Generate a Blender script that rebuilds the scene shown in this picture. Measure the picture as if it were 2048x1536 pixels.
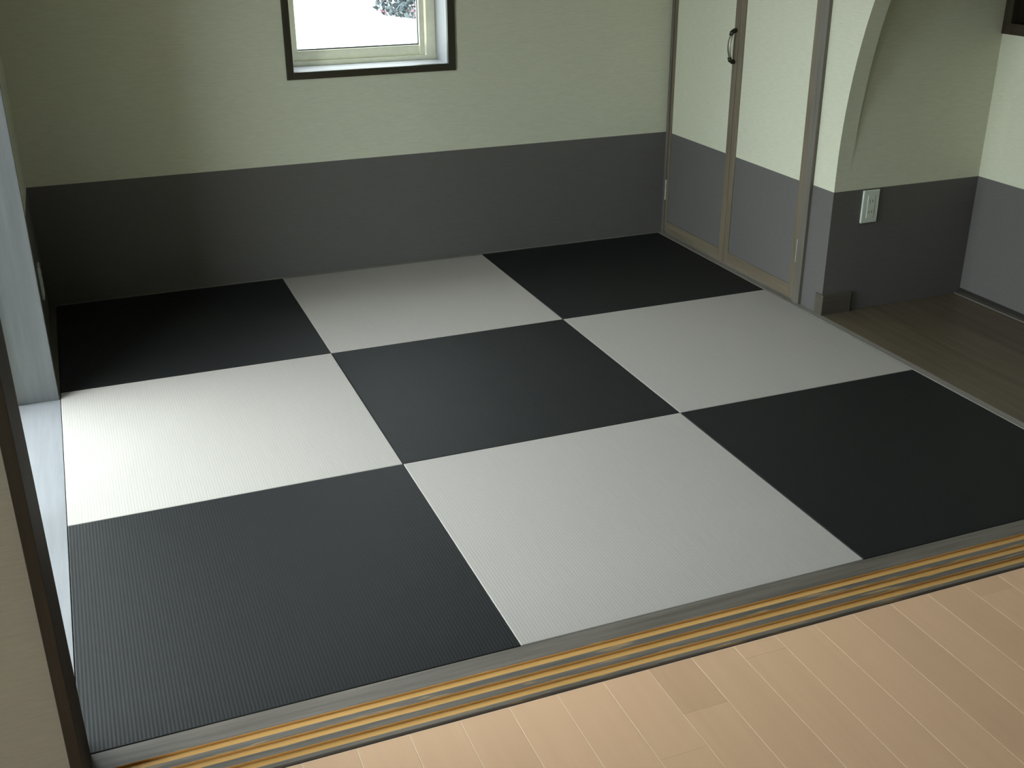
import bpy, bmesh, math, random
from mathutils import Matrix, Vector
random.seed(7)
for o in list(bpy.data.objects):
    bpy.data.objects.remove(o)
scene = bpy.context.scene
COL = scene.collection

# ------------------------------------------------------------------ camera
CAM = Vector((0.16818, -1.76343, 1.45054))
yaw, pit, rol, fpx = 0.3750013, -0.4183758, -0.0057136, 2202.4257
F = Vector((math.sin(yaw)*math.cos(pit), math.cos(yaw)*math.cos(pit), math.sin(pit)))
R0 = Vector((math.cos(yaw), -math.sin(yaw), 0)); U0 = R0.cross(F)
RR = R0*math.cos(rol) + U0*math.sin(rol); UU = U0*math.cos(rol) - R0*math.sin(rol)
cd = bpy.data.cameras.new('camera'); cam = bpy.data.objects.new('camera', cd); COL.objects.link(cam)
cam.matrix_world = Matrix(((RR.x, UU.x, -F.x, CAM.x), (RR.y, UU.y, -F.y, CAM.y), (RR.z, UU.z, -F.z, CAM.z), (0, 0, 0, 1)))
cd.sensor_width = 36; cd.lens = fpx/2048*36; cd.clip_start = 0.02
scene.camera = cam

# ------------------------------------------------------------------ sky, exposure, window portals
w = bpy.data.worlds.new('overcast_sky'); scene.world = w; w.use_nodes = True
bg = w.node_tree.nodes['Background']
# plain hazy overcast sky, somewhat brighter overhead than at the horizon
wn_ = w.node_tree.nodes; wl_ = w.node_tree.links
tcw = wn_.new('ShaderNodeTexCoord'); sxw = wn_.new('ShaderNodeSeparateXYZ'); wl_.new(tcw.outputs['Generated'], sxw.inputs[0])
mxw = wn_.new('ShaderNodeMath'); mxw.operation = 'MAXIMUM'; mxw.inputs[1].default_value = 0.0; wl_.new(sxw.outputs['Z'], mxw.inputs[0])
maw = wn_.new('ShaderNodeMath'); maw.operation = 'MULTIPLY_ADD'; maw.inputs[1].default_value = 0.40; maw.inputs[2].default_value = 0.60
wl_.new(mxw.outputs[0], maw.inputs[0]); wl_.new(maw.outputs[0], bg.inputs[1])
bg.inputs[0].default_value = (0.92, 0.97, 1.0, 1)
vs = scene.view_settings
vs.view_transform = 'Standard'; vs.look = 'None'; vs.gamma = 1; vs.use_curve_mapping = False
vs.exposure = 3.95
cy = scene.cycles
cy.use_denoising = True; cy.use_adaptive_sampling = True; cy.adaptive_threshold = 0.03
cy.max_bounces = 8; cy.diffuse_bounces = 5; cy.transparent_max_bounces = 16
cy.caustics_reflective = False; cy.caustics_refractive = False

def portal(name, loc, rot, sx, sy):
    l = bpy.data.lights.new(name, 'AREA'); l.shape = 'RECTANGLE'; l.size = sx; l.size_y = sy
    l.cycles.is_portal = True
    o = bpy.data.objects.new(name, l); COL.objects.link(o); o.location = loc; o.rotation_euler = rot
HP = math.pi/2
portal('daylight_portal', (-0.205, 0.87, 0.89), (0, -HP, 0), 1.80, 1.72)        # big side window, faces +x
portal('daylight_portal', (1.315, 2.90, 1.2), (-HP, 0, 0), 0.7, 0.84)           # small back window, faces -y
portal('daylight_portal', (-1.015, -1.25, 0.9), (0, -HP, 0), 1.84, 0.74)        # living room side window

# ------------------------------------------------------------------ constants (metres)
XR = 2.672            # room face of the right wall
YB = 2.645            # room face of the back wall
XL = -0.028           # room face of the left wall
ZB = 0.466            # top of the grey lower wallpaper
ZC = 2.4              # ceiling
MX, MY = 0.88, 0.8778 # one mat
YA = 1.43             # alcove side wall
XA = 3.33             # alcove back wall

# ------------------------------------------------------------------ materials
MATS = {}
def new_mat(name):
    m = bpy.data.materials.new(name); m.use_nodes = True
    nt = m.node_tree; b = nt.nodes['Principled BSDF']
    MATS[name] = m
    return m, nt, b
def N(nt, t, **kw):
    n = nt.nodes.new(t)
    for k, v in kw.items(): setattr(n, k, v)
    return n
def coords(nt, scale=(1, 1, 1), kind='Object'):
    tc = N(nt, 'ShaderNodeTexCoord'); mp = N(nt, 'ShaderNodeMapping')
    mp.inputs['Scale'].default_value = scale
    nt.links.new(tc.outputs[kind], mp.inputs['Vector'])
    return mp.outputs[0]
def noise(nt, vec, scale, detail=4, rough=0.5):
    n = N(nt, 'ShaderNodeTexNoise'); n.inputs['Scale'].default_value = scale
    n.inputs['Detail'].default_value = detail; n.inputs['Roughness'].default_value = rough
    nt.links.new(vec, n.inputs['Vector'])
    return n.outputs['Fac']
def ramp(nt, fac, stops):
    r = N(nt, 'ShaderNodeValToRGB')
    e = r.color_ramp.elements
    while len(e) < len(stops): e.new(0.5)
    for i, (p, c) in enumerate(stops):
        e[i].position = p; e[i].color = (*c, 1)
    nt.links.new(fac, r.inputs[0])
    return r.outputs[0]
def bump(nt, b, h, strength, dist):
    n = N(nt, 'ShaderNodeBump'); n.inputs['Strength'].default_value = strength; n.inputs['Distance'].default_value = dist
    nt.links.new(h, n.inputs['Height']); nt.links.new(n.outputs[0], b.inputs['Normal'])
    return n
def mul(c, k): return tuple(x*k for x in c)

def paper(name, c, streak=1.0):
    m, nt, b = new_mat(name)
    v = coords(nt, (9, 9, 120)); f = noise(nt, v, 3.0, 5, 0.6)
    nt.links.new(ramp(nt, f, [(0.3, mul(c, 0.93)), (0.7, mul(c, 1.05))]), b.inputs['Base Color'])
    v2 = coords(nt, (1, 1, 3)); h = noise(nt, v2, 260, 3, 0.6)
    bump(nt, b, h, 0.25, 0.0015)
    b.inputs['Roughness'].default_value = 0.75; b.inputs['Specular IOR Level'].default_value = 0.25
    return m
WHITE = paper('pale_wallpaper', (0.665, 0.675, 0.54))
GREY = paper('grey_wallpaper', (0.137, 0.131, 0.126))
CREAM = paper('cream_wallpaper', (0.36, 0.325, 0.26))

def wood(name, c1, c2, axis='x', scale=1.0, rough=0.45, spec=0.4):
    m, nt, b = new_mat(name)
    s = {'x': (1.2, 22, 22), 'y': (22, 1.2, 22), 'z': (22, 22, 1.2)}[axis]
    v = coords(nt, mul(s, scale)); f = noise(nt, v, 2.2, 6, 0.62)
    nt.links.new(ramp(nt, f, [(0.32, c1), (0.52, tuple((a+d)/2 for a, d in zip(c1, c2))), (0.72, c2)]), b.inputs['Base Color'])
    bump(nt, b, f, 0.18, 0.002)
    b.inputs['Roughness'].default_value = rough; b.inputs['Specular IOR Level'].default_value = spec
    return m
GC1, GC2 = (0.12, 0.108, 0.09), (0.19, 0.174, 0.148)
GWX = wood('grey_stained_wood_x', GC1, GC2, 'x')
GWY = wood('grey_stained_wood_y', GC1, GC2, 'y')
GWZ = wood('grey_stained_wood_z', GC1, GC2, 'z')
DC1, DC2 = (0.034, 0.026, 0.018), (0.058, 0.045, 0.031)
DWX = wood('dark_brown_wood_x', DC1, DC2, 'x', rough=0.65, spec=0.15); DWY = wood('dark_brown_wood_y', DC1, DC2, 'y', rough=0.65, spec=0.15); DWZ = wood('dark_brown_wood_z', DC1, DC2, 'z', rough=0.65, spec=0.15)
BC1, BC2 = (0.145, 0.12, 0.084), (0.225, 0.186, 0.134)
BWZ = wood('olive_brown_wood_z', BC1, BC2, 'z'); BWY = wood('olive_brown_wood_y', BC1, BC2, 'y')
LC1, LC2 = (0.085, 0.09, 0.093), (0.115, 0.12, 0.123)
LWY = wood('pale_grey_wood_y', LC1, LC2, 'y', rough=0.35); LWZ = wood('pale_grey_wood_z', LC1, LC2, 'z', rough=0.35)
TWY = wood('weathered_grey_wood_y', (0.24, 0.225, 0.20), (0.32, 0.30, 0.27), 'y')
SWY = wood('bleached_sill_wood', (0.225, 0.23, 0.25), (0.28, 0.285, 0.305), 'y', rough=0.35)
CC1, CC2 = (0.034, 0.032, 0.02), (0.05, 0.047, 0.032)
CWX = wood('satin_casing_wood_x', CC1, CC2, 'x', rough=0.28, spec=0.6); CWZ = wood('satin_casing_wood_z', CC1, CC2, 'z', rough=0.28, spec=0.6)
RVX = wood('lit_reveal_wood_x', (0.36, 0.37, 0.40), (0.46, 0.47, 0.50), 'x', rough=0.25, spec=0.7); RVZ = wood('lit_reveal_wood_z', (0.36, 0.37, 0.40), (0.46, 0.47, 0.50), 'z', rough=0.25, spec=0.7)  # casing wood again, painted paler for the daylight falling on the reveals
BBX = wood('dull_brown_block_wood', (0.085, 0.075, 0.06), (0.12, 0.108, 0.088), 'x', rough=0.6, spec=0.2)
GOLD = wood('bare_golden_pine', (0.60, 0.34, 0.105), (0.74, 0.44, 0.16), 'x', rough=0.4)
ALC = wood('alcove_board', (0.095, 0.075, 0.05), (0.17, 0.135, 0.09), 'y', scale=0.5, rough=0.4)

# threshold: stain scuffed away here and there so the pale pine shows
m, nt, b = new_mat('scuffed_grey_sill')
v = coords(nt, (1.2, 26, 26)); f = noise(nt, v, 2.2, 6, 0.62)
base = ramp(nt, f, [(0.32, (0.10, 0.088, 0.075)), (0.72, (0.205, 0.18, 0.155))])
v = coords(nt, (4.5, 60, 60)); g = noise(nt, v, 1.6, 3, 0.55)
gm = ramp(nt, g, [(0.58, (0, 0, 0)), (0.65, (0.8, 0.8, 0.8))])
sx = N(nt, 'ShaderNodeSeparateXYZ'); tc = N(nt, 'ShaderNodeTexCoord'); nt.links.new(tc.outputs['Object'], sx.inputs[0])
lt = N(nt, 'ShaderNodeMath', operation='LESS_THAN'); nt.links.new(sx.outputs['Y'], lt.inputs[0]); lt.inputs[1].default_value = -0.05
mm = N(nt, 'ShaderNodeMath', operation='MULTIPLY'); nt.links.new(gm, mm.inputs[0]); nt.links.new(lt.outputs[0], mm.inputs[1])
mx = N(nt, 'ShaderNodeMix', data_type='RGBA'); nt.links.new(mm.outputs[0], mx.inputs['Factor'])
nt.links.new(base, mx.inputs['A']); mx.inputs['B'].default_value = (0.40, 0.27, 0.13, 1)
nt.links.new(mx.outputs['Result'], b.inputs['Base Color'])
b.inputs['Roughness'].default_value = 0.45
SILL = m

def mat_weave(name, c, var, rough, spec, depth):
    m, nt, b = new_mat(name)
    v = coords(nt)
    wv = N(nt, 'ShaderNodeTexWave', wave_type='BANDS', bands_direction='X', wave_profile='SIN')
    wv.inputs['Scale'].default_value = 2*math.pi/(20*0.0076)      # one rib every 7.6 mm
    wv.inputs['Distortion'].default_value = 0.0
    nt.links.new(v, wv.inputs['Vector'])
    v2 = coords(nt, (420, 7, 1)); f = noise(nt, v2, 1.0, 3, 0.6)   # straw streaks along the ribs
    v3 = coords(nt, (130, 600, 1)); g = noise(nt, v3, 1.0, 2, 0.5)
    mixf = N(nt, 'ShaderNodeMath', operation='ADD'); nt.links.new(f, mixf.inputs[0]); nt.links.new(g, mixf.inputs[1])
    hv = N(nt, 'ShaderNodeMath', operation='MULTIPLY'); nt.links.new(mixf.outputs[0], hv.inputs[0]); hv.inputs[1].default_value = 0.5
    nt.links.new(ramp(nt, hv.outputs[0], [(0.3, mul(c, 1-var)), (0.7, mul(c, 1+var))]), b.inputs['Base Color'])
    ad = N(nt, 'ShaderNodeMath', operation='MULTIPLY_ADD'); nt.links.new(g, ad.inputs[0]); ad.inputs[1].default_value = 0.4
    nt.links.new(wv.outputs['Fac'], ad.inputs[2])
    bump(nt, b, ad.outputs[0], 1.0, depth)
    b.inputs['Roughness'].default_value = rough; b.inputs['Specular IOR Level'].default_value = spec
    return m
BLACK = mat_weave('black_tatami_weave', (0.0076, 0.0086, 0.0095), 0.22, 0.6, 0.36, 0.00022)
PALE = mat_weave('pale_grey_tatami_weave', (0.45, 0.42, 0.395), 0.07, 0.7, 0.3, 0.00012)

# oak boards of the living room: each board its own tint
m, nt, b = new_mat('pink_beige_floor_board')
v = coords(nt, (30, 1.5, 1)); f = noise(nt, v, 1.5, 5, 0.6)
c = ramp(nt, f, [(0.3, (0.77, 0.49, 0.305)), (0.7, (0.81, 0.52, 0.325))])
oi = N(nt, 'ShaderNodeObjectInfo')
hs = N(nt, 'ShaderNodeHueSaturation'); mr = N(nt, 'ShaderNodeMapRange')
mr.inputs['To Min'].default_value = 0.93; mr.inputs['To Max'].default_value = 1.05
nt.links.new(oi.outputs['Random'], mr.inputs['Value']); nt.links.new(mr.outputs[0], hs.inputs['Value'])
nt.links.new(c, hs.inputs['Color']); nt.links.new(hs.outputs[0], b.inputs['Base Color'])
b.inputs['Roughness'].default_value = 0.42
BOARD = m
m2 = m.copy(); m2.name = 'brown_floor_board'
for n in m2.node_tree.nodes:
    if n.type == 'VALTORGB':
        n.color_ramp.elements[0].color = (0.67, 0.42, 0.26, 1); n.color_ramp.elements[1].color = (0.71, 0.45, 0.28, 1)
BOARD2 = m2

def plain(name, c, rough=0.5, metal=0.0, spec=0.5, var=0.04):
    m, nt, b = new_mat(name)
    f = noise(nt, coords(nt), 40, 3)
    nt.links.new(ramp(nt, f, [(0.3, mul(c, 1-var)), (0.7, mul(c, 1+var))]), b.inputs['Base Color'])
    b.inputs['Roughness'].default_value = rough; b.inputs['Metallic'].default_value = metal
    b.inputs['Specular IOR Level'].default_value = spec
    return m
SEAM = plain('pale_board_seam', (0.86, 0.67, 0.50), 0.6)
ALU = plain('cream_aluminium', (0.86, 0.86, 0.66), 0.35)
RUBBER = plain('black_gasket', (0.03, 0.035, 0.045), 0.6)
PLASTIC = plain('white_plastic', (0.70, 0.76, 0.68), 0.35)
SLOT = plain('socket_slot', (0.05, 0.05, 0.05), 0.6)
STEEL = plain('brushed_steel', (0.72, 0.74, 0.70), 0.3, 1.0)
PEWTER = plain('worn_pewter', (0.36, 0.35, 0.30), 0.4, 1.0)
BRONZE = plain('dark_bronze', (0.05, 0.043, 0.033), 0.45, 0.6)
CEIL = plain('ceiling_paper', (0.20, 0.185, 0.165), 0.8)
SLAB = plain('underfloor', (0.12, 0.10, 0.08), 0.9)
SHADOWWOOD = plain('niche_wood_gap_shade', (0.018, 0.015, 0.012), 0.6)  # lines the niche; also painted in as the shadow gap below the alcove paper
GROUND = plain('pale_concrete', (0.34, 0.34, 0.33), 0.9, var=0.08)
SIDING = plain('house_siding', (0.24, 0.245, 0.23), 0.8)
LEAF = plain('grey_green_leaf', (0.035, 0.05, 0.055), 0.6, var=0.5)
PETAL = plain('pink_petal', (0.14, 0.055, 0.075), 0.6, var=0.4)
BARK = plain('bark', (0.06, 0.045, 0.035), 0.9)
m = bpy.data.materials.new('window_glass'); m.use_nodes = True; nt = m.node_tree
nt.nodes.remove(nt.nodes['Principled BSDF'])
tr = N(nt, 'ShaderNodeBsdfTransparent'); tr.inputs[0].default_value = (0.93, 0.96, 0.95, 1)
gl = N(nt, 'ShaderNodeBsdfGlossy'); gl.inputs['Roughness'].default_value = 0.02
fr = N(nt, 'ShaderNodeFresnel'); ge = N(nt, 'ShaderNodeNewGeometry'); io = N(nt, 'ShaderNodeMath', operation='MULTIPLY_ADD')
io.inputs[1].default_value = 1/1.45-1.45; io.inputs[2].default_value = 1.45      # same index on both faces of the thin pane
nt.links.new(ge.outputs['Backfacing'], io.inputs[0]); nt.links.new(io.outputs[0], fr.inputs[0])
ms = N(nt, 'ShaderNodeMixShader'); nt.links.new(fr.outputs[0], ms.inputs[0]); nt.links.new(tr.outputs[0], ms.inputs[1]); nt.links.new(gl.outputs[0], ms.inputs[2])
nt.links.new(ms.outputs[0], nt.nodes['Material Output'].inputs[0])
GLASS = m

# ------------------------------------------------------------------ mesh helpers
def add_box(bm, a, b):
    x0, y0, z0 = a; x1, y1, z1 = b
    v = [bm.verts.new(p) for p in ((x0, y0, z0), (x1, y0, z0), (x1, y1, z0), (x0, y1, z0), (x0, y0, z1), (x1, y0, z1), (x1, y1, z1), (x0, y1, z1))]
    for f in ((0, 3, 2, 1), (4, 5, 6, 7), (0, 1, 5, 4), (1, 2, 6, 5), (2, 3, 7, 6), (3, 0, 4, 7)):
        bm.faces.new([v[i] for i in f])
    return v
def obj(name, bm, mat, parent=None, smooth=False):
    bmesh.ops.recalc_face_normals(bm, faces=bm.faces)
    me = bpy.data.meshes.new(name); bm.to_mesh(me); bm.free()
    me.materials.append(mat)
    if smooth:
        for p in me.polygons: p.use_smooth = True
    o = bpy.data.objects.new(name, me); COL.objects.link(o)
    if parent is not None:
        o.parent = parent
        o.matrix_parent_inverse = Matrix.Translation(-parent.location)
    return o
def box(name, a, b, mat, parent=None, bev=0.0, seg=2):
    bm = bmesh.new(); add_box(bm, a, b)
    if bev:
        bmesh.ops.bevel(bm, geom=bm.edges[:], offset=bev, segments=seg, affect='EDGES', profile=0.6)
    return obj(name, bm, mat, parent)
def tag(o, label=None, cat=None, group=None, kind=None):
    if label: o['label'] = label
    if cat: o['category'] = cat
    if group: o['group'] = group
    if kind: o['kind'] = kind
    return o
def st(o, label, cat): return tag(o, label, cat, kind='structure')
def empty(name, loc):
    o = bpy.data.objects.new(name, None); COL.objects.link(o); o.location = loc
    o.empty_display_size = 0.1
    return o
def slab_holes(name, axis, p0, p1, u0, u1, z0, z1, holes, mat, parent=None):
    """upright slab; axis 'x' or 'y' is its thin direction from p0 to p1; holes are (ua, ub, za, zb)"""
    us = sorted({u0, u1, *[min(max(h[i], u0), u1) for h in holes for i in (0, 1)]})
    zs = sorted({z0, z1, *[min(max(h[i], z0), z1) for h in holes for i in (2, 3)]})
    bm = bmesh.new(); cache = {}
    def V(p, u, z):
        k = (p, u, z)
        if k not in cache: cache[k] = bm.verts.new((p, u, z) if axis == 'x' else (u, p, z))
        return cache[k]
    def solid(i, j):
        if i < 0 or j < 0 or i >= len(us)-1 or j >= len(zs)-1: return False
        cu, cz = (us[i]+us[i+1])/2, (zs[j]+zs[j+1])/2
        return not any(h[0] < cu < h[1] and h[2] < cz < h[3] for h in holes)
    for i in range(len(us)-1):
        for j in range(len(zs)-1):
            if not solid(i, j): continue
            a, b_, c_, d = us[i], us[i+1], zs[j], zs[j+1]
            for p in (p0, p1): bm.faces.new([V(p, a, c_), V(p, b_, c_), V(p, b_, d), V(p, a, d)])
            for (di, dj, q) in ((-1, 0, ((a, c_), (a, d))), (1, 0, ((b_, c_), (b_, d))), (0, -1, ((a, c_), (b_, c_))), (0, 1, ((a, d), (b_, d)))):
                if not solid(i+di, j+dj):
                    bm.faces.new([V(p0, *q[0]), V(p0, *q[1]), V(p1, *q[1]), V(p1, *q[0])])
    return obj(name, bm, mat, parent)
def tube(bm, pts, r, n=10):
    rings = []
    for i, p in enumerate(pts):
        p = Vector(p); t = (Vector(pts[min(i+1, len(pts)-1)])-Vector(pts[max(i-1, 0)])).normalized()
        a = t.cross(Vector((0, 1, 0.01))).normalized(); c_ = t.cross(a)
        rr = r[i] if isinstance(r, (list, tuple)) else r
        rx, ry = rr if isinstance(rr, (list, tuple)) else (rr, rr)
        rings.append([bm.verts.new(p+a*rx*math.cos(k*2*math.pi/n)+c_*ry*math.sin(k*2*math.pi/n)) for k in range(n)])
    for a, b_ in zip(rings, rings[1:]):
        for k in range(n): bm.faces.new([a[k], a[(k+1) % n], b_[(k+1) % n], b_[k]])
    bm.faces.new(rings[0]); bm.faces.new(rings[-1])

# ------------------------------------------------------------------ outdoors
st(box('ground', (-40, -40, -0.6), (40, 60, -0.45), GROUND), 'pale concrete ground outside the small window', 'ground')

# ------------------------------------------------------------------ floor bases and ceiling
fl = box('floor', (-0.90, -4.62, -0.06), (3.62, -0.166, -0.0034), SEAM)
st(fl, 'pink beige board floor with pale seams in front of the threshold', 'floor')
st(box('floor_tatami_base', (-0.19, -0.166, -0.12), (3.62, 2.86, -0.034), SLAB), 'subfloor bearing the nine square mats', 'floor')
st(box('ceiling', (-1.00, -4.7, ZC), (3.7, 2.9, ZC+0.1), CEIL), 'plain grey brown ceiling over both rooms', 'ceiling')

# ------------------------------------------------------------------ walls
WX0, WX1, WZ0, WZ1 = 0.984, 1.645, 0.810, 1.600        # hole for the small window
wb = slab_holes('wall_back', 'y', YB, YB+0.2, -0.19, 3.62, -0.12, ZC, [(WX0, WX1, WZ0, WZ1)], WHITE)
st(wb, 'back wall papered pale above and grey below, around the small window', 'wall')
box('grey_wallpaper_band', (XL, YB-0.0012, 0.0), (XR, YB, ZB), GREY, wb)

LY0, LY1, LZ1 = 0.02, 1.735, 1.80                       # hole for the big side window
wl = slab_holes('wall_left', 'x', XL, -0.19, -0.05, YB, -0.12, ZC, [(LY0, LY1, -0.03, LZ1)], WHITE)
st(wl, 'left wall beyond the tall window, deep in shade', 'wall')
box('grey_wallpaper_band', (XL, LY1, 0.0), (XL+0.0012, YB-0.0012, ZB), GREY, wl)

# right wall: closet opening and a long elliptical arch over the alcove
CY0, CY1, CZ1 = 1.553, YB, 2.03
ARC, ARA, ARZ, ARH = 0.715, 0.715, 0.53, 1.2
cols = [(CY1, CZ1), (CY0, CZ1), None, (CY0, -0.10), (YA, -0.10), None]
cols += [(ARC+ARA*math.cos(t*math.pi/64), ARZ+ARH*math.sin(t*math.pi/64)) for t in range(65)]
cols += [None, (0.0, -0.10), (-0.16, -0.10)]
bm = bmesh.new(); prev = None; vc = {}
def wv_(x, y, z):
    k = (x, round(y, 6), round(z, 6))
    if k not in vc: vc[k] = bm.verts.new((x, y, z))
    return vc[k]
XW = XR+0.065
for c in cols:
    if c and prev:
        (y0, z0), (y1, z1) = prev, c
        for x in (XR, XW): bm.faces.new([wv_(x, y0, z0), wv_(x, y1, z1), wv_(x, y1, ZC), wv_(x, y0, ZC)])
        bm.faces.new([wv_(XR, y0, z0), wv_(XR, y1, z1), wv_(XW, y1, z1), wv_(XW, y0, z0)])
    prev = c
for y, z0, z1 in ((CY0, -0.10, CZ1), (YA, -0.10, ARZ), (0.0, -0.10, ARZ)):
    bm.faces.new([wv_(XR, y, z0), wv_(XR, y, z1), wv_(XW, y, z1), wv_(XW, y, z0)])
wr = obj('wall_right', bm, WHITE)
st(wr, 'right wall with a long arch curving over the alcove', 'wall')
box('grey_wallpaper_band', (XR-0.0012, YA-0.0012, 0.0), (XR, CY0, ZB), GREY, wr)
box('grey_wallpaper_band', (XR-0.0012, -0.16, 0.0), (XR, 0.0012, ZB), GREY, wr)

wa = box('wall_alcove_side', (XR+0.065, YA, -0.10), (XA, YA+0.09, ZC), WHITE)
st(wa, 'shaded side wall of the alcove carrying the outlet', 'wall')
box('grey_wallpaper_band', (XR, YA-0.0012, 0.0012), (XA, YA, ZB), GREY, wa)
NY0, NY1, NZ0, NZ1 = 0.60, 1.425, 0.985, 1.75            # framed niche in the alcove's back wall
wc = slab_holes('wall_alcove_back', 'x', XA, XA+0.30, -0.16, YB, -0.12, ZC, [(NY0, NY1, NZ0, NZ1)], WHITE)
st(wc, 'lit back wall of the alcove below the dark framed opening', 'wall')
box('grey_wallpaper_band', (XA-0.0012, 0.0, 0.022), (XA, YA, ZB), GREY, wc)
wn = box('wall_alcove_end', (XR+0.065, -0.16, -0.10), (XA, 0.0, ZC), WHITE)
st(wn, 'near end wall of the alcove, hidden behind the arch', 'wall')
box('grey_wallpaper_band', (XR, 0.0, 0.0012), (XA, 0.0012, ZB), GREY, wn)

# partition between the rooms
OX0, OX1, OZ1 = 0.0, 2.66, 2.03
wf = slab_holes('wall_front', 'y', -0.166, -0.01, -0.90, 3.62, -0.12, ZC, [(OX0, OX1, -0.2, OZ1)], CREAM)
st(wf, 'cream papered partition wall left of the dark door post', 'wall')
st(slab_holes('wall_living_left', 'x', -0.90, -1.00, -4.62, -0.01, -0.12, ZC, [(-1.6, -0.9, 0.0, 1.8)], CREAM), 'cream living room wall on the left with a tall window', 'wall')
st(slab_holes('wall_living_rear', 'y', -4.62, -4.70, -1.00, 3.62, -0.12, ZC, [], CREAM), 'cream living room wall behind the viewer', 'wall')
st(box('wall_living_right', (3.62, -4.70, -0.12), (3.70, 2.86, ZC), CREAM), 'cream living room wall on the right', 'wall')

# ------------------------------------------------------------------ door post frame around the opening
fp = box('trim_1', (0.0, -0.182, -0.02), (0.0195, 0.0, OZ1), DWZ, bev=0.0015)
st(fp, 'dark brown door post at the left of the opening', 'door post')
fp = box('trim_2', (OX1-0.0195, -0.182, -0.02), (OX1, 0.0, OZ1), DWZ, bev=0.0015)
st(fp, 'dark brown door post at the right end of the threshold', 'door post')
fp = box('trim_3', (0.0195, -0.182, OZ1-0.03), (OX1-0.0195, 0.0, OZ1), DWX, bev=0.0015)
st(fp, 'dark brown lintel across the opening overhead', 'lintel')

# ------------------------------------------------------------------ threshold with three golden grooves
GR = [(-0.0735, -0.052), (-0.1120, -0.0905), (-0.1500, -0.1285)]
GD = 0.0052
prof = [(-0.0012, -0.03), (-0.0012, -0.0006), (-0.0018, 0.0)]
for lo, hi in GR: prof += [(hi, 0.0), (hi, -GD), (lo, -GD), (lo, 0.0)]
prof += [(-0.1600, 0.0), (-0.1618, -0.0018), (-0.1618, -0.03)]
bm = bmesh.new()
TX0, TX1 = 0.0195, OX1-0.0195
pa = [bm.verts.new((TX0, y, z)) for y, z in prof]; pb = [bm.verts.new((TX1, y, z)) for y, z in prof]
for i in range(len(prof)):
    j = (i+1) % len(prof); bm.faces.new([pa[i], pa[j], pb[j], pb[i]])
e1 = bm.faces.new(pa); e2 = bm.faces.new(pb); bmesh.ops.triangulate(bm, faces=[e1, e2])
th = obj('threshold', bm, SILL)
st(th, 'grey stained wooden threshold with three golden sliding door grooves', 'threshold')
for lo, hi in GR:
    bm = bmesh.new(); t = 0.0009
    pr = [(hi, -0.0002), (hi, -GD), (lo, -GD), (lo, -0.0002), (lo+t, -0.0002), (lo+t, -GD+t), (hi-t, -GD+t), (hi-t, -0.0002)]
    pa = [bm.verts.new((TX0, y, z)) for y, z in pr]; pb = [bm.verts.new((TX1, y, z)) for y, z in pr]
    for i in range(8):
        j = (i+1) % 8; bm.faces.new([pa[i], pa[j], pb[j], pb[i]])
    e1 = bm.faces.new(pa); e2 = bm.faces.new(pb); bmesh.ops.triangulate(bm, faces=[e1, e2])
    tag(obj('groove', bm, GOLD, th), 'golden bare wood groove')

# ------------------------------------------------------------------ living room boards, each a part of the floor
PW = 0.1018
fixed = {4: [(-0.312, BOARD2)], 6: [(-0.212, None)], 3: [(-0.405, None)], 12: [(-0.220, None)]}
for k in range(-16, 29):
    xa = 0.684+k*PW; xb = xa+PW
    xa, xb = max(xa, -0.90), min(xb, 3.62)
    if xb-xa < 0.02: continue
    y = -0.1675; first = True
    while y > -4.62:
        if first and k in fixed: ln = y-fixed[k][0][0]
        elif first: ln = random.uniform(0.45, 0.9)
        else: ln = random.choice((0.6, 0.75, 0.9))
        y2 = max(y-ln, -4.62)
        mt = BOARD
        if first and k in fixed and fixed[k][0][1]: mt = fixed[k][0][1]
        bm = bmesh.new(); v = add_box(bm, (xa+0.0011, y2+0.0003, -0.012), (xb-0.0011, y-0.0003, -0.003))
        o = obj('floor_board', bm, mt, fl)
        y = y2; first = False

# ------------------------------------------------------------------ trims around the mats
st(box('trim_4', (0.0, 2.6338, -0.03), (2.6412, YB, -0.001), GWX, bev=0.0008), 'thin grey wooden strip along the foot of the back wall', 'trim')
st(box('trim_5', (2.6412, 0.0, -0.03), (XR-0.0012, YB, 0.001), TWY, bev=0.001), 'grey wooden strip between the mats and the alcove floor', 'trim')
st(box('trim_6', (XL+0.0012, LY1, -0.03), (-0.0012, YB, 0.0), GWY, bev=0.001), 'thin grey wooden strip along the shaded left wall', 'trim')

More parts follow.
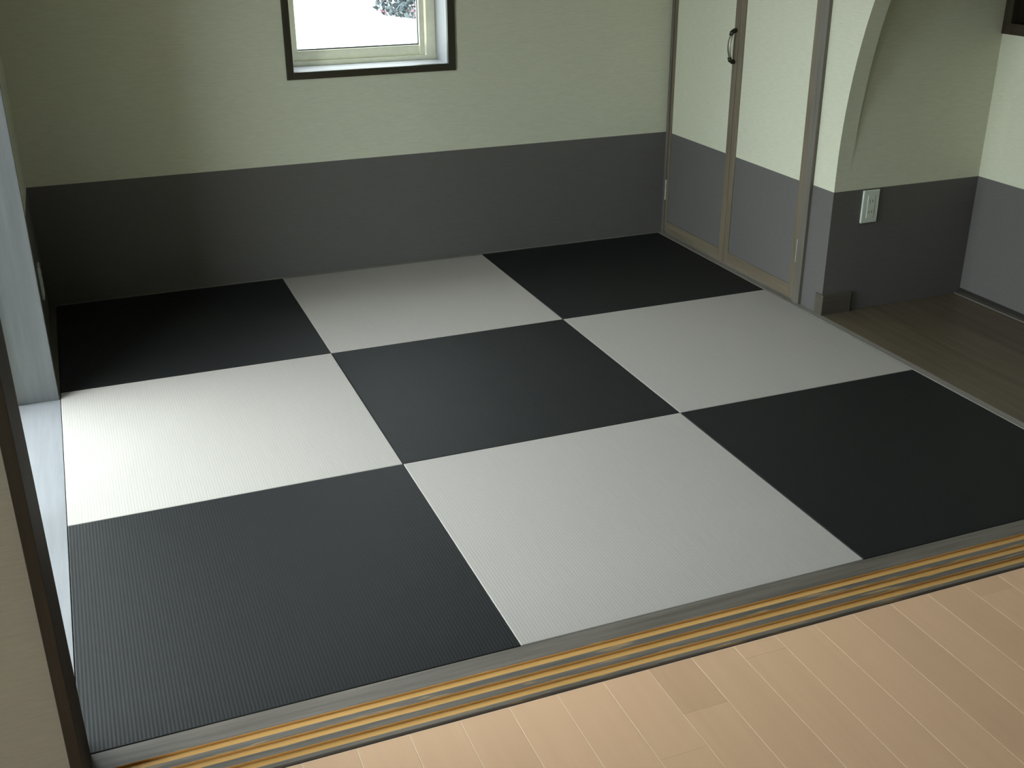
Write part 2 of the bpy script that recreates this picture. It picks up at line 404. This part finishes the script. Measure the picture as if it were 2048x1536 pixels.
# ------------------------------------------------------------------ nine mats
names = {
 (0, 0): 'black ribbed tatami mat nearest the dark door post, in front of the left threshold end',
 (1, 0): 'pale grey tatami mat along the middle of the threshold',
 (2, 0): 'black tatami mat between the threshold and the alcove floor',
 (0, 1): 'brightly lit pale tatami mat beside the tall left window',
 (1, 1): 'black tatami mat in the centre of the checkerboard',
 (2, 1): 'pale grey tatami mat beside the alcove, touching the closet corner',
 (0, 2): 'black tatami mat deep in shade in the back left corner',
 (1, 2): 'pale grey tatami mat against the back wall below the small window',
 (2, 2): 'black tatami mat in the back corner before the closet doors'}
bm_mesh = {}
for j in range(3):
    for i in range(3):
        dark = (i+j) % 2 == 0
        if dark not in bm_mesh:
            bm = bmesh.new(); add_box(bm, (0.0005, 0.0005, -0.034), (MX-0.0005, MY-0.0005, 0.0))
            top = [e for e in bm.edges if all(v.co.z > -0.001 for v in e.verts)] + [e for e in bm.edges if abs(e.verts[0].co.z-e.verts[1].co.z) > 0.01]
            bmesh.ops.bevel(bm, geom=top, offset=0.0022, segments=3, affect='EDGES', profile=0.5)
            bmesh.ops.recalc_face_normals(bm, faces=bm.faces)
            me = bpy.data.meshes.new('tatami_mat'); bm.to_mesh(me); bm.free()
            me.materials.append(BLACK if dark else PALE); bm_mesh[dark] = me
        o = bpy.data.objects.new('tatami_mat', bm_mesh[dark]); COL.objects.link(o)
        o.location = (i*MX, j*MY, 0.0)
        tag(o, names[(i, j)], 'tatami mat', 'square tatami mats laid as a checkerboard')

# ------------------------------------------------------------------ small back window (window_1)
w1 = empty('window_1', (1.3145, YB, 0.797))
st(w1, 'small window in a dark wooden casing on the back wall', 'window')
yf = YB-0.008
CI0, CI1, CO0, CO1 = 0.998, 1.631, 0.970, 1.662
ZI0, ZI1, ZO0, ZO1 = 0.8225, 1.580, 0.7945, 1.608
YS = 2.795
yc = YB+0.010
box('casing', (CO0, yf, ZO0), (CI0, yc, ZO1), CWZ, w1, bev=0.0012)
box('casing', (CI1, yf, ZO0), (CO1, yc, ZO1), CWZ, w1, bev=0.0012)
box('casing', (CI0, yf, ZO0), (CI1, yc, ZI0), CWX, w1, bev=0.0012)
box('casing', (CI0, yf, ZI1), (CI1, yc, ZO1), CWX, w1, bev=0.0012)
box('reveal', (CO0, yc, ZO0), (CI0, YS+0.03, ZO1), RVZ, w1)
box('reveal', (CI1, yc, ZO0), (CO1, YS+0.03, ZO1), RVZ, w1)
box('window_sill', (CI0, yc, ZO0), (CI1, YS+0.03, ZI0), RVX, w1)
box('reveal', (CI0, yc, ZI1), (CI1, YS+0.03, ZO1), RVX, w1)
# cream aluminium frame
box('outer_frame', (CI0, YS, ZI0), (CI1, YS+0.06, 0.841), ALU, w1, bev=0.001)
box('outer_frame', (CI0, YS, 0.841), (1.033, YS+0.06, ZI1), ALU, w1, bev=0.001)
box('outer_frame', (1.591, YS, 0.841), (CI1-0.003, YS+0.06, ZI1), ALU, w1, bev=0.001)
box('outer_frame', (1.033, YS, ZI1-0.03), (1.591, YS+0.06, ZI1), ALU, w1, bev=0.001)
sa = box('sash', (1.033, YS+0.012, 0.841), (1.584, YS+0.045, 0.8805), ALU, w1, bev=0.001)
box('sash', (1.033, YS+0.012, 0.8805), (1.051, YS+0.045, ZI1-0.03), ALU, w1, bev=0.001)
box('sash', (1.561, YS+0.004, 0.841), (1.584, YS+0.045, ZI1-0.03), ALU, w1, bev=0.003)
box('sash', (1.051, YS+0.012, ZI1-0.06), (1.561, YS+0.045, ZI1-0.03), ALU, w1, bev=0.001)
box('gasket', (1.051, YS+0.020, 0.8805), (1.561, YS+0.030, 0.8855), RUBBER, w1)
box('gasket', (1.5585, YS+0.020, 0.8855), (1.561, YS+0.030, ZI1-0.06), RUBBER, w1)
box('gasket', (1.051, YS+0.020, 0.8855), (1.0525, YS+0.030, ZI1-0.06), RUBBER, w1)
box('pane', (1.0525, YS+0.023, 0.8855), (1.5585, YS+0.027, ZI1-0.06), GLASS, w1)

# ------------------------------------------------------------------ tall side window (window_2)
w2 = empty('window_2', (-0.09, 0.87, 0.0))
st(w2, 'tall window on the left with lit grey wooden jamb and floor sill', 'window')
XI, XO = -0.004, -0.128
box('jamb', (XO, 1.700, 0.0), (XI, LY1, LZ1), LWZ, w2, bev=0.0015)
box('jamb', (XO, LY0, 0.0), (XI, LY0+0.03, LZ1), LWZ, w2, bev=0.0015)
box('window_sill', (XO, LY0, -0.03), (-0.0012, LY1-0.001, -0.0003), SWY, w2, bev=0.001)
box('head', (XO, LY0+0.03, LZ1-0.035), (XI, 1.700, LZ1), LWY, w2, bev=0.0015)
for (ya, yb, xs) in ((LY0+0.03, 0.885, -0.140), (0.855, 1.70, -0.162)):
    s_ = 0.030
    box('sash', (xs-0.010, ya, 0.0), (xs+0.010, ya+s_, LZ1-0.035), ALU, w2, bev=0.001)
    box('sash', (xs-0.010, yb-s_, 0.0), (xs+0.010, yb, LZ1-0.035), ALU, w2, bev=0.001)
    box('sash', (xs-0.010, ya+s_, 0.0), (xs+0.010, yb-s_, 0.03), ALU, w2, bev=0.001)
    box('sash', (xs-0.010, ya+s_, LZ1-0.065), (xs+0.010, yb-s_, LZ1-0.035), ALU, w2, bev=0.001)
    box('pane', (xs-0.002, ya+s_, 0.03), (xs+0.002, yb-s_, LZ1-0.065), GLASS, w2)

# living room windows (behind the viewer)
def plain_window(name, axis, p, u0, u1, z0, z1, label):
    e = empty(name, (p, (u0+u1)/2, z0) if axis == 'x' else ((u0+u1)/2, p, z0)); st(e, label, 'window')
    def bb(nm, ua, ub, za, zb, d, mt):
        a, b_ = ((p-d, ua, za), (p+d, ub, zb)) if axis == 'x' else ((ua, p-d, za), (ub, p+d, zb))
        box(nm, a, b_, mt, e)
    s_ = 0.05; um = (u0+u1)/2
    bb('frame', u0, u0+s_, z0, z1, 0.03, ALU); bb('frame', u1-s_, u1, z0, z1, 0.03, ALU); bb('mullion', um-s_/2, um+s_/2, z0+s_, z1-s_, 0.03, ALU)
    bb('frame', u0+s_, u1-s_, z0, z0+s_, 0.03, ALU); bb('frame', u0+s_, u1-s_, z1-s_, z1, 0.03, ALU)
    bb('pane', u0+s_, um-s_/2, z0+s_, z1-s_, 0.003, GLASS); bb('pane', um+s_/2, u1-s_, z0+s_, z1-s_, 0.003, GLASS)
plain_window('window_3', 'x', -0.95, -1.6, -0.9, 0.0, 1.8, 'living room side window left of the viewer')

# ------------------------------------------------------------------ closet frame and doors
XF = 2.658
st(box('trim_7', (XF, 2.622, 0.001), (XR+0.05, YB-0.0012, CZ1), GWZ, bev=0.0012), 'wooden closet jamb in the back corner', 'jamb')
st(box('trim_8', (XF, 1.553, 0.001), (XR+0.05, 1.596, CZ1), GWZ, bev=0.0012), 'wooden closet jamb beside the white wall corner', 'jamb')
st(box('trim_9', (XF, 1.596, CZ1-0.04), (XR+0.05, 2.622, CZ1), GWY, bev=0.0012), 'wooden head rail above the closet doors', 'trim')
st(box('trim_10', (XF+0.010, 1.596, 0.001), (XR+0.05, 2.622, 0.008), GWY), 'low wooden strip under the closet doors', 'trim')
def closet_door(name, ya, yb, label, sa_, sb_, hinge_y, handle):
    d = empty(name, (XF+0.012, (ya+yb)/2, 0.008)); st(d, label, 'closet door')
    x0, x1 = XF+0.003, XF+0.028
    z0, z1 = 0.011, CZ1-0.044
    box('stile', (x0, ya, z0), (x1, ya+sa_, z1), BWZ, d, bev=0.0012)
    box('stile', (x0, yb-sb_, z0), (x1, yb, z1), BWZ, d, bev=0.0012)
    box('bottom_rail', (x0, ya+sa_, z0), (x1, yb-sb_, 0.060), BWY, d, bev=0.0012)
    box('top_rail', (x0, ya+sa_, z1-0.05), (x1, yb-sb_, z1), BWY, d, bev=0.0012)
    box('grey_panel', (x0+0.004, ya+sa_, 0.060), (x1-0.004, yb-sb_, ZB), GREY, d)
    box('pale_panel', (x0+0.004, ya+sa_, ZB), (x1-0.004, yb-sb_, z1-0.05), WHITE, d)
    for hz in (0.205, 1.75):
        bm = bmesh.new(); tube(bm, [(x0-0.002, hinge_y, hz-0.046), (x0-0.002, hinge_y, hz+0.046)], 0.0035, 12)
        tag(obj('hinge', bm, STEEL, d, smooth=False), 'thin silver hinge')
    if handle:
        hy, zc, hl = handle, 0.895, 0.060
        bm = bmesh.new(); pts = []; rad = []
        for t in range(17):
            a = t/16; z = zc-hl+2*hl*a; bow = math.sin(math.pi*a)**0.6
            pts.append((x0-0.004-0.024*bow, hy, z)); rad.append((0.0045, 0.0055+0.004*bow))
        tube(bm, pts, rad, 12)
        h = obj('handle', bm, PEWTER, d, smooth=True); tag(h, 'bowed metal pull handle')
        for zz in (zc-hl, zc+hl):
            s_ = 1 if zz > zc else -1
            bm = bmesh.new(); tube(bm, [(x0+0.001, hy, zz), (x0-0.007, hy, zz), (x0-0.019, hy, zz-s_*0.006), (x0-0.023, hy, zz-s_*0.018)], [(0.009, 0.011), (0.009, 0.011), (0.0075, 0.010), (0.006, 0.0095)], 12)
            obj('handle_foot', bm, BRONZE, h, smooth=True)
closet_door('door_1', 2.1085, 2.619, 'closet door in the back corner with the pull handle', 0.035, 0.018, 2.6205, 2.132)
closet_door('door_2', 1.599, 2.1055, 'closet door without a handle, next to the white wall corner', 0.028, 0.035, 1.5975, None)

# ------------------------------------------------------------------ alcove: boards, trims, niche, corner block, outlet
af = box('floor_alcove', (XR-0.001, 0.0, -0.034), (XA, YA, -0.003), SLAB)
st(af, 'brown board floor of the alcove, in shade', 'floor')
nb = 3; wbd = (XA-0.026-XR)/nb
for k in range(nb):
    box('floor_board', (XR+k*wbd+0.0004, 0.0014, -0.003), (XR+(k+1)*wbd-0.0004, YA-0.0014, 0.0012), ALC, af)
st(box('trim_11', (XA-0.026, 0.0014, -0.003), (XA-0.0014, YA-0.0014, 0.006), GWY, bev=0.001), 'thin grey strip along the foot of the alcove back wall', 'trim')
st(box('shadow_gap_alcove', (XA-0.0014, 0.0014, 0.006), (XA, YA-0.0014, 0.022), SHADOWWOOD), 'painted shadow strip under the alcove back wall paper', 'baseboard')  # no board here: dark colour stands in for the shadow of the gap
# corner block wrapping the wall end
bm = bmesh.new()
L = [(XR-0.006, 1.462), (XR-0.006, YA-0.014), (XR+0.122, YA-0.014), (XR+0.122, YA-0.0012), (XR-0.0012, YA-0.0012), (XR-0.0012, 1.462)]
la = [bm.verts.new((x, y, 0.001)) for x, y in L]; lb = [bm.verts.new((x, y, 0.079)) for x, y in L]
for i in range(6):
    j = (i+1) % 6; bm.faces.new([la[i], la[j], lb[j], lb[i]])
e1 = bm.faces.new(la); e2 = bm.faces.new(lb); bmesh.ops.triangulate(bm, faces=[e1, e2])
st(obj('baseboard_corner', bm, BBX), 'short wooden base block wrapping the foot of the alcove corner', 'baseboard')

# framed dark niche
nf = empty('window_4', (XA, (NY0+NY1)/2, NZ0)); st(nf, 'dark wooden framed opening high on the alcove back wall', 'framed opening')
t = 0.038
box('frame', (XA-0.012, NY1-t, NZ0), (XA+0.20, NY1, NZ1), DWZ, nf, bev=0.001)
box('frame', (XA-0.012, NY0, NZ0), (XA+0.20, NY0+t, NZ1), DWZ, nf, bev=0.001)
box('frame', (XA-0.012, NY0+t, NZ0), (XA+0.20, NY1-t, NZ0+t), DWY, nf, bev=0.001)
box('frame', (XA-0.012, NY0+t, NZ1-t), (XA+0.20, NY1-t, NZ1), DWY, nf, bev=0.001)
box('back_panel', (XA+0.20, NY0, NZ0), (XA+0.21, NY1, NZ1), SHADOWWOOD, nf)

def outlet(loc, rz, label):
    """wall outlet facing -y before rotation"""
    e = empty('wall_outlet', loc); tag(e, label, 'outlet', 'wall outlets')
    parts = []
    def pb(nm, a, b_, mt, bev=0.0, par=None):
        bm = bmesh.new(); add_box(bm, a, b_)
        if bev: bmesh.ops.bevel(bm, geom=bm.edges[:], offset=bev, segments=3, affect='EDGES', profile=0.5)
        o = obj(nm, bm, mt); o.parent = par or e
        return o
    pb('cover_plate', (-0.036, -0.008, -0.061), (0.036, 0.0, 0.061), PLASTIC, 0.003)
    ins = pb('socket_insert', (-0.015, -0.0098, -0.042), (0.015, -0.0078, 0.042), PLASTIC, 0.0008)
    for zc in (-0.02, 0.02):
        for xs in (-0.006, 0.006):
            pb('slot', (xs-0.0009, -0.0101, zc-0.005), (xs+0.0009, -0.0095, zc+0.005), SLOT, par=ins)
    e.rotation_euler = (0, 0, rz)
outlet((2.834, YA-0.0012, 0.401), 0, 'white outlet plate on the shaded alcove side wall')
outlet((XL+0.0012, 2.33, 0.2), HP, 'pale outlet plate on the dark left wall behind the window jamb')

# ------------------------------------------------------------------ flowering shrub far outside
sh = empty('flowering_shrub', (6.72, 17.75, -0.45)); tag(sh, 'grey green shrub with pink blossom outside the small window', 'shrub')
def leaves(n, r, size, seed):
    rnd = random.Random(seed); bm = bmesh.new()
    while n > 0:
        d = Vector((rnd.gauss(0, 1), rnd.gauss(0, 1), rnd.gauss(0, 1))).normalized()
        if d.z < -0.35: continue
        lump = 1+0.12*math.sin(5*d.x+3*d.y)+0.1*math.sin(7*d.z+4*d.x)
        p = Vector((d.x*r[0], d.y*r[1], d.z*r[2]))*lump*rnd.uniform(0.82, 1.0)+Vector((0, 0, 0.42))
        nrm = (d+Vector((rnd.gauss(0, .5), rnd.gauss(0, .5), rnd.gauss(0, .5)))).normalized()
        a = nrm.orthogonal().normalized(); a = Matrix.Rotation(rnd.uniform(0, 6.28), 3, nrm) @ a; c_ = nrm.cross(a)
        s_ = size*rnd.uniform(0.7, 1.3)
        vs_ = [bm.verts.new(p+a*s_), bm.verts.new(p+c_*s_*0.45), bm.verts.new(p-a*s_), bm.verts.new(p-c_*s_*0.45)]
        bm.faces.new(vs_); n -= 1
    return bm
def part_local(nm, bm, mt, smooth=False):
    o = obj(nm, bm, mt, None, smooth); o.parent = sh; return o
tag(part_local('foliage', leaves(5200, (1.15, 1.2, 1.35), 0.075, 1), LEAF), 'dense small leaves', kind='stuff')
tag(part_local('blossom', leaves(900, (1.2, 1.25, 1.4), 0.05, 2), PETAL), 'scattered pink blossom', kind='stuff')
for k in range(5):
    bm = bmesh.new(); a = k*1.257
    tube(bm, [(0.05*math.cos(a), 0.05*math.sin(a), 0), (0.3*math.cos(a), 0.3*math.sin(a), 0.5), (0.6*math.cos(a), 0.6*math.sin(a), 1.1)], [0.04, 0.03, 0.012], 7)
    part_local('stem', bm, BARK, True)
